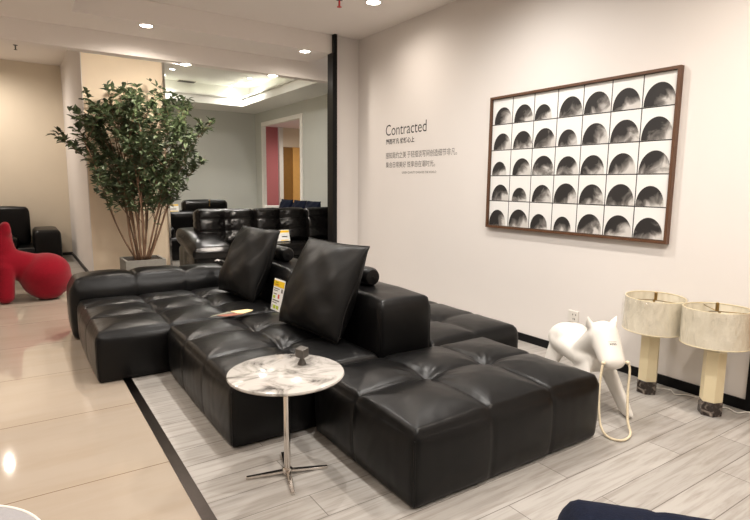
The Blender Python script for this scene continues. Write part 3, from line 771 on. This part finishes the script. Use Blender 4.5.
# ------------------------------------------------------------------ table lamps on the floor
def hexprism(name, r0, r1, z0, z1, m, parent, ang=0.3, cham=.004):
    prof = [(r0 - cham, z0), (r0, z0 + cham), (r1, z1 - cham), (r1 - cham, z1)]
    return lathe(name, prof, m, parent, n=6, smooth=False, ang=ang)
def lamp(x, y, label, rot, sr, tilt):
    t = thing('table_lamp', label, 'lamp', (x, y, 0), rot, 'matching cream hexagonal lamps')
    hexprism('base_block', .072, .072, 0, .095, DMARBLE, t)
    hexprism('column', .069, .067, .095, .445, CREAM, t)
    hexprism('brass_cap', .052, .052, .445, .455, BRASS, t)
    lathe('stem', [(.008, .455), (.008, .70)], BRASS, t, n=12)
    lathe('bulb_holder', [(.018, .49), (.018, .55), (.012, .56)], BRASS, t, n=16)
    s = lathe('shade', [(sr, .483), (sr * .985, .722), (sr * .965, .722), (sr * .98, .486), (sr, .483)], SHADE, t, n=64)
    s.rotation_euler = tilt
    for k in range(3):
        a = 2 * PI * k / 3 + .4
        q = tube('spoke', [(0, 0, .700), (sr * .96 * math.cos(a), sr * .96 * math.sin(a), .708)], .003, BRASS, s, n=6)
    for (nm, zz, rr) in (('top_rim', .722, sr * .968), ('bottom_rim', .484, sr * .995)):
        tube(nm, [(rr * math.cos(2 * PI * k / 48), rr * math.sin(2 * PI * k / 48), zz) for k in range(49)], .0035, CREAM, s, n=6)
    lathe('finial', [(.009, .70), (.011, .712), (.011, .755), (.006, .760)], BRASS, s, n=14)
    # loose clear film still wrapped round the shade
    vs, fs = [], []; n, mm = 72, 8
    for j in range(mm + 1):
        for k in range(n):
            a = 2 * PI * k / n
            rr = sr * 1.0 + .010 + .006 * math.sin(a * 9 + j) * math.sin(a * 5 + j * 1.3) - .008 * (abs(j / mm - .5) * 2) ** 4
            zz = .476 + .254 * j / mm + .004 * math.sin(a * 7)
            vs.append((rr * math.cos(a), rr * math.sin(a), zz))
    for j in range(mm):
        for k in range(n): fs.append((j * n + k, j * n + (k + 1) % n, (j + 1) * n + (k + 1) % n, (j + 1) * n + k))
    link_mesh('plastic_film', vs, fs, FILM, s, True)
    tube('power_cable', spline([(.05, .03, .012), (.12, -.02, .007), (.16, -.10, .007), (.10, -.16, .007), (.155, -.22, .007), (.17, -.30, .007)], 6), .0045, WHITEP, t, n=6)
    return t
lamp(3.815, 2.045, 'cream hexagonal lamp with film wrapped drum shade, next to the white toy pony', 0.1, .203, (.02, -.015, 0))
lamp(3.80, 1.60, 'cream hexagonal lamp with film wrapped drum shade, nearer the black door frame', 0.42, .204, (-.02, .02, 0))

# ------------------------------------------------------------------ soft solids from blended ellipsoids
def blob(name, prims, m, parent=None, voxel=.012, smooth=10):
    bm = bmesh.new()
    for (c, rad, rot) in prims:
        mt = Matrix.Translation(c) @ (Matrix.Rotation(rot[2], 4, 'Z') @ Matrix.Rotation(rot[1], 4, 'Y') @ Matrix.Rotation(rot[0], 4, 'X')) @ Matrix.Diagonal((rad[0], rad[1], rad[2], 1))
        bmesh.ops.create_icosphere(bm, subdivisions=4, radius=1.0, matrix=mt)
    me = bpy.data.meshes.new('tmp'); bm.to_mesh(me); bm.free()
    o = bpy.data.objects.new('tmp', me); COL.objects.link(o)
    r = o.modifiers.new('r', 'REMESH'); r.mode = 'VOXEL'; r.voxel_size = voxel
    s = o.modifiers.new('s', 'SMOOTH'); s.factor = .6; s.iterations = smooth
    bpy.context.view_layer.update()
    dg = bpy.context.evaluated_depsgraph_get()
    me2 = bpy.data.meshes.new_from_object(o.evaluated_get(dg)); me2.name = name
    bpy.data.objects.remove(o); bpy.data.meshes.remove(me)
    me2.materials.clear(); me2.materials.append(m)
    me2.polygons.foreach_set('use_smooth', [True] * len(me2.polygons))
    ob = bpy.data.objects.new(name, me2); COL.objects.link(ob)
    if parent: ob.parent = parent
    return ob

def chain(p0, p1, r0, r1, n=8):
    out = []
    for k in range(n + 1):
        t = k / n; c = [p0[i] + (p1[i] - p0[i]) * t for i in range(3)]
        r = [r0[i] + (r1[i] - r0[i]) * t for i in range(3)]
        out.append((c, r, (0, 0, 0)))
    return out

# white plastic pony: local +X is forward
pa = math.atan2(-.88, -.47)
pony = thing('toy_pony', 'white plastic toy pony with cream rope reins standing by the wall and lamps', 'toy pony', (3.278, 2.21, 0), pa)
pr = []
pr += chain((-.24, 0, .36), (.10, 0, .345), (.13, .150, .10), (.13, .135, .095), 9)      # trunk
pr += chain((-.20, 0, .395), (-.31, 0, .375), (.11, .135, .115), (.10, .135, .11), 4)    # rump
pr += chain((.06, 0, .38), (.21, 0, .525), (.11, .125, .085), (.095, .105, .09), 8)      # neck
pr += chain((.215, 0, .545), (.345, 0, .40), (.088, .098, .085), (.060, .085, .055), 8)  # head down to the muzzle
for q in (-1, 1):
    pr += chain((.12, q * .08, .31), (.29, q * .155, .03), (.115, .035, .06), (.080, .028, .03), 12)    # wide flat fore legs
    pr += chain((-.27, q * .08, .33), (-.31, q * .155, .03), (.11, .04, .06), (.085, .028, .03), 10)   # hind legs
    pr += chain((.180, q * .085, .60), (.190, q * .100, .645), (.038, .020, .035), (.014, .010, .016), 7)  # ears
pb = blob('body', pr, WHITEP, pony, .011, 6)
hit, hp, hn, _ = pb.ray_cast(Vector((1, .0, .505)), Vector((-1, 0, 0)))
if hit:
    zt = (Vector((0, 0, 1)) - hn * hn.z).normalized(); xt = zt.cross(hn)
    pm = [text_mesh('price_mark', '\u00a5350', INK, xt, zt, hp - xt * .022, .045, .014, pony, .01, .003)]
    pm.append(text_mesh('price_mark', '_______', INKG, xt, zt, hp - xt * .028 + zt * .022, .056, .002, pony, 0, .003))
    for o in pm:
        for v in o.data.vertices:
            ok, p2, n2, _ = pb.ray_cast(v.co + hn * .06, -hn)
            if ok: v.co = p2 + n2 * .0012
rope = spline([(.385, .080, .400), (.395, .092, .36), (.43, .070, .22), (.49, .045, .07), (.545, .035, .012), (.61, -.02, .010), (.635, -.085, .010), (.58, -.135, .012), (.50, -.140, .06), (.43, -.120, .22), (.395, -.095, .36), (.385, -.080, .400)], 8)
tube('rope_rein', rope, .0075, ROPE, pony, n=8)
for s in (-1, 1):
    blob('rope_knot', [((.385, s * .080, .402), (.016, .014, .012), (0, 0, 0))], ROPE, pony, .004, 3)

# red wool pony at the left
rp = thing('animal_seat', 'red wool covered animal shaped seat at the left edge of the photo', 'animal seat', (.02, 8.05, 0), math.radians(180))
pr = []
pr += [((-.25, 0, .33), (.30, .31, .26), (0, .12, 0)), ((-.40, 0, .30), (.13, .25, .22), (0, 0, 0)), ((-.14, 0, .30), (.13, .25, .22), (0, 0, 0)), ((-.27, 0, .25), (.29, .29, .25), (0, 0, 0)), ((-.27, .1, .14), (.20, .16, .14), (0, 0, 0)), ((-.27, -.1, .14), (.20, .16, .14), (0, 0, 0))]
pr += chain((-.10, 0, .42), (.17, 0, .48), (.16, .18, .18), (.17, .18, .20), 6)
pr += chain((.14, 0, .48), (.20, 0, .80), (.14, .15, .14), (.13, .14, .13), 6)
pr += chain((.20, 0, .82), (.42, 0, .76), (.14, .15, .13), (.10, .11, .09), 6)
for s in (-1, 1):
    pr += chain((.16, s * .13, .42), (.18, s * .16, .09), (.10, .09, .10), (.10, .09, .09), 8)
    pr += chain((.15, s * .09, .88), (.13, s * .11, .955), (.085, .06, .06), (.055, .042, .045), 5)
blob('body', pr, RED, rp, .018, 8)
for s in (-1, 1): blob('eye', [((.235, s * .142, .86), (.028, .018, .022), (0, 0, 0))], WHITEP, rp, .006, 3)

# ------------------------------------------------------------------ potted tree
tree = thing('potted_tree', 'tall bushy green tree with many thin stems in a square grey planter by the column', 'potted plant', (1.52, 8.40, 0))
pw, phh = .27, .40
boxes('planter', [(-pw, pw, -pw, pw, 0, phh - .05), (-pw, pw, -pw, -pw + .03, phh - .05, phh), (-pw, pw, pw - .03, pw, phh - .05, phh), (-pw, -pw + .03, -pw + .03, pw - .03, phh - .05, phh), (pw - .03, pw, -pw + .03, pw - .03, phh - .05, phh)], POT, tree)
box('soil', -pw + .03, pw - .03, -pw + .03, pw - .03, phh - .05, phh - .025, SOIL, tree)
rng = random.Random(21)
tips = []
def grow(p, d, length, r, depth, out):
    pts = [p.copy()]; dd = d.copy(); n = 6
    for k in range(n):
        dd = (dd + Vector((rng.uniform(-.10, .10), rng.uniform(-.10, .10), rng.uniform(-.02, .07)))).normalized()
        pts.append(pts[-1] + dd * (length / n))
    out.append((pts, [r * (1 - .55 * k / n) for k in range(n + 1)]))
    if depth > 0:
        for k in range(2, n + 1):
            for _ in range(2 if k > 2 else 1):
                side = Vector((rng.uniform(-1, 1), rng.uniform(-1, 1), rng.uniform(-.1, .8))).normalized()
                grow(pts[k], (dd * .6 + side * .75).normalized(), length * rng.uniform(.20, .34), r * .45, depth - 1, out)
    if depth == 0 or depth == 1:
        tips.append(pts)
for k in range(15):
    a = 2 * PI * k / 15 + rng.uniform(-.2, .2); sp = rng.uniform(.08, .46)
    base = Vector((.12 * math.cos(a) * rng.uniform(.3, 1), .12 * math.sin(a) * rng.uniform(.3, 1), phh - .03))
    d = Vector((math.cos(a) * sp, math.sin(a) * sp, 1)).normalized()
    out = []
    grow(base, d, rng.uniform(1.66, 2.02), rng.uniform(.012, .018), 2, out)
    pts, rr = out[0]
    st = tube('stem', spline(pts, 3), [rr[0] + (rr[-1] - rr[0]) * q / (len(spline(pts, 3)) - 1) for q in range(len(spline(pts, 3)))], STEM, tree, n=7)
    # twigs of this stem as one sub-part
    vs, fs = [], []
    for pts2, r2 in out[1:]:
        b0 = len(vs)
        for i, p in enumerate(pts2):
            for q in range(4):
                an = PI / 2 * q; vs.append(p + Vector((math.cos(an), math.sin(an), .3 * math.cos(an))) * r2[i] * .9)
        for i in range(len(pts2) - 1):
            for q in range(4): fs.append((b0 + i * 4 + q, b0 + i * 4 + (q + 1) % 4, b0 + (i + 1) * 4 + (q + 1) % 4, b0 + (i + 1) * 4 + q))
    link_mesh('twigs', vs, fs, STEM, st, True)
vs, fs = [], []
def leaf(p, d, size):
    d = d.normalized(); up = Vector((rng.uniform(-.5, .5), rng.uniform(-.5, .5), 1)).normalized()
    s = d.cross(up)
    if s.length < .05: return
    s.normalize(); n_ = s.cross(d)
    b0 = len(vs); L, W = size, size * .26
    for (a, b, c) in ((0, 0, 0), (.30, 1, .10), (.30, -1, .10), (.62, .85, .06), (.62, -.85, .06), (1, 0, -.12), (.35, 0, -.02), (.65, 0, -.04)):
        vs.append(p + d * (a * L) + s * (b * W) + n_ * (c * L))
    for f in ((0, 6, 1), (0, 2, 6), (6, 7, 3, 1), (6, 2, 4, 7), (7, 5, 3), (7, 4, 5)): fs.append(tuple(b0 + i for i in f))
for pts in tips:
    for i in range(1, len(pts)):
        if pts[i].z < 1.15 and rng.random() < .85: continue
        if rng.random() < .58: continue
        ax = (pts[i] - pts[i - 1]).normalized()
        for _ in range(2):
            side = Vector((rng.uniform(-1, 1), rng.uniform(-1, 1), rng.uniform(-.6, .5)))
            leaf(pts[i - 1].lerp(pts[i], rng.random()), ax * .5 + side, rng.uniform(.075, .125))
link_mesh('foliage', vs, fs, LEAF, tree, False)
for o in [c for c in tree.children if c.name.startswith(('stem', 'foliage'))]:
    for q in [o] + list(o.children):
        for v in q.data.vertices:
            v.co.y *= .70
            if v.co.y > .70: v.co.y = .70 - (v.co.y - .70) * .3
print('leaves', len(vs) // 8)

# ------------------------------------------------------------------ furniture further back
def rotX(a): return Matrix.Rotation(a, 4, 'X')
# tufted sofa facing the camera in the opening
ts = thing('recliner_sofa', 'glossy black tufted leather sofa with a pillow arm, behind the main sofa', 'sofa', (3.92, 8.9, 0))
box('base', -1.46, 1.52, -.42, .40, .0, .30, LEATHER_B, ts, bev=.04)
for k in range(3):
    x = -.97 + k * .99
    cushion('seat_cushion', LEATHER_B, ts, loc=(x, -.12, .27), w=.975, d=.72, h=.20, r=.07, puff=.03, side=.01, seed=20 + k, res=.04)
    Mb = Matrix.Translation((0, .10, .745)) @ rotX(math.radians(80))
    cushion('back_cushion', LEATHER_B, ts, loc=(x, .10, 0), M=Mb, w=.985, d=.60, h=.24, sx=(.5,), sy=(.36, .70), r=.10, puff=.06, pit=.06, groove=.012, side=.012, seed=30 + k, res=.022, wr=3.2)
am = cushion('armrest', LEATHER_B, ts, loc=(-1.42, -.10, 0), w=.48, d=1.0, h=.47, sy=(.35, .7), r=.08, puff=.02, side=.02, seed=40, res=.04)
Ma = Matrix.Rotation(math.radians(13), 4, 'X')
cushion('arm_pillow', LEATHER_B, ts, loc=(-1.40, -.12, .455), M=Ma, w=.60, d=1.10, h=.18, r=.08, puff=.05, side=.04, seed=41, res=.03, wr=2)
price_card(frame_matrix((3.86, 8.66, .51), (1, .05, 0), (0, .30, 1)), .30, .20, 'white price card with yellow header standing on the tufted sofa seat behind the pillows', [(.5, .85, .36, .44, INK), (.42, .9, .05, .12, YELLOW)])
# plain black sofa behind it
bs = thing('leather_sofa', 'plain black leather sofa with a raised headrest against the back room wall', 'sofa', (3.15, 11.3, 0))
cushion('base', LEATHER_B, bs, loc=(-.05, -.1, 0), w=1.5, d=.95, h=.46, r=.07, puff=.02, seed=50, res=.05)
cushion('backrest', LEATHER_B, bs, loc=(-.05, .25, .40), w=1.5, d=.30, h=.52, r=.09, puff=.02, seed=51, res=.04)
cushion('headrest', LEATHER_B, bs, loc=(.22, .25, .90), w=.92, d=.20, h=.24, r=.08, puff=.02, seed=52, res=.03)
cushion('armrest', LEATHER_B, bs, loc=(-.72, -.1, .40), w=.26, d=.9, h=.24, r=.07, puff=.02, seed=53, res=.04)
lathe('recline_lever', [(.012, 0), (.010, .10), (.020, .115), (.012, .135)], BRASS, bs, n=12, loc=(.28, .10, 1.02))
price_card(frame_matrix((2.62, 11.12, .93), (1, 0, 0), (0, .5, 1)), .24, .17, 'white price card propped on the plain black sofa beside the plant', [(.3, .8, .3, .4, INKG), (.1, .9, .04, .12, YELLOW)])
# white framed sofa with navy cushions along the grey wall
ws = thing('bench_sofa', 'white framed sofa along the grey wall beneath the navy cushions', 'sofa', (5.22, 10.75, 0))
box('frame', -.40, .34, -1.15, 1.0, .08, .34, WHITEF, ws, bev=.02)
box('back_panel', .24, .34, -1.15, 1.0, .34, .92, WHITEF, ws, bev=.02)
box('end_panel', -.40, .34, 1.0, 1.10, .08, 1.0, WHITEF, ws, bev=.02)
cushion('seat_cushion', WHITEF, ws, loc=(-.08, -.08, .34), w=.60, d=2.1, h=.22, r=.06, puff=.02, seed=60, res=.06)
for px_ in (-.36, .30):
    for py_ in (-1.08, 1.0): box('leg', px_ - .03, px_ + .03, py_ - .03, py_ + .03, 0, .08, WHITEF, ws)
for k, (yy, lab) in enumerate(((11.42, 'navy velvet cushion at the left end of the row on the white sofa'), (10.75, 'navy velvet cushion in the middle of the row on the white sofa'), (10.10, 'navy velvet cushion at the right end of the row, next to the black post'))):
    pillow('throw_cushion', NAVY, lab, frame_matrix((5.10, yy, .585), (0, -1, 0), (.22, 0, 1)), .62, .58, .20, seed=70 + k, nu=20, group='navy cushions on the white sofa')
# armchair in the left recess
ac = thing('club_armchair', 'black leather club armchair with broad arms in the recess behind the red seat', 'armchair', (-.10, 12.05, 0))
cushion('base', LEATHER, ac, loc=(-.35, 0, .03), w=1.6, d=.95, h=.27, r=.04, puff=.0, seed=80, res=.05)
cushion('seat_cushion', LEATHER, ac, loc=(-.45, -.10, .29), w=1.12, d=.75, h=.20, r=.06, puff=.03, seed=81, res=.04)
cushion('back_cushion', LEATHER, ac, loc=(-.24, .28, .30), w=1.12, d=.30, h=.71, r=.08, puff=.02, seed=82, res=.04)
for x in (.58, -1.28): cushion('armrest', LEATHER, ac, loc=(x, 0, .03), w=.42, d=1.05, h=.57, r=.08, puff=.03, side=.02, seed=83, res=.035)
# white pouf and navy stool in the foreground corners
wp = thing('round_pouf', 'pale round pouf cut off by the lower left corner of the photo', 'pouf', (-.335, 1.80, 0))
lathe('body', [(.30, .0), (.345, .02), (.355, .10), (.355, .38), (.345, .43), (.31, .452), (.15, .46), (.0005, .462)], POUF, wp, n=64)
tube('piping', [(.349 * math.cos(2 * PI * k / 64), .349 * math.sin(2 * PI * k / 64), .428) for k in range(65)], .005, WHITEP, wp, n=6)
ns = thing('upholstered_stool', 'dark navy upholstered stool cut off by the bottom edge at the right', 'stool', (1.53, .535, 0), math.atan2(-.755, .656))
cushion('seat', NAVY, ns, loc=(0, 0, .12), w=.86, d=.54, h=.372, sx=(.33, .66), r=.09, puff=.03, side=.02, groove=.006, seed=90, res=.025)
for sx_ in (-1, 1):
    for sy_ in (-1, 1): lathe('leg', [(.016, 0), (.024, .13)], BLACKM, ns, n=16, loc=(sx_ * .27, sy_ * .18, 0))

# ------------------------------------------------------------------ world and colour management
w = bpy.data.worlds.new('world'); SC.world = w; w.use_nodes = True
bg = w.node_tree.nodes['Background']; bg.inputs['Color'].default_value = (1.0, .93, .85, 1); bg.inputs['Strength'].default_value = 0.3
vs_ = SC.view_settings
vs_.view_transform = 'Standard'; vs_.look = 'None'; vs_.gamma = 1.0; vs_.use_curve_mapping = False
vs_.exposure = 1.36
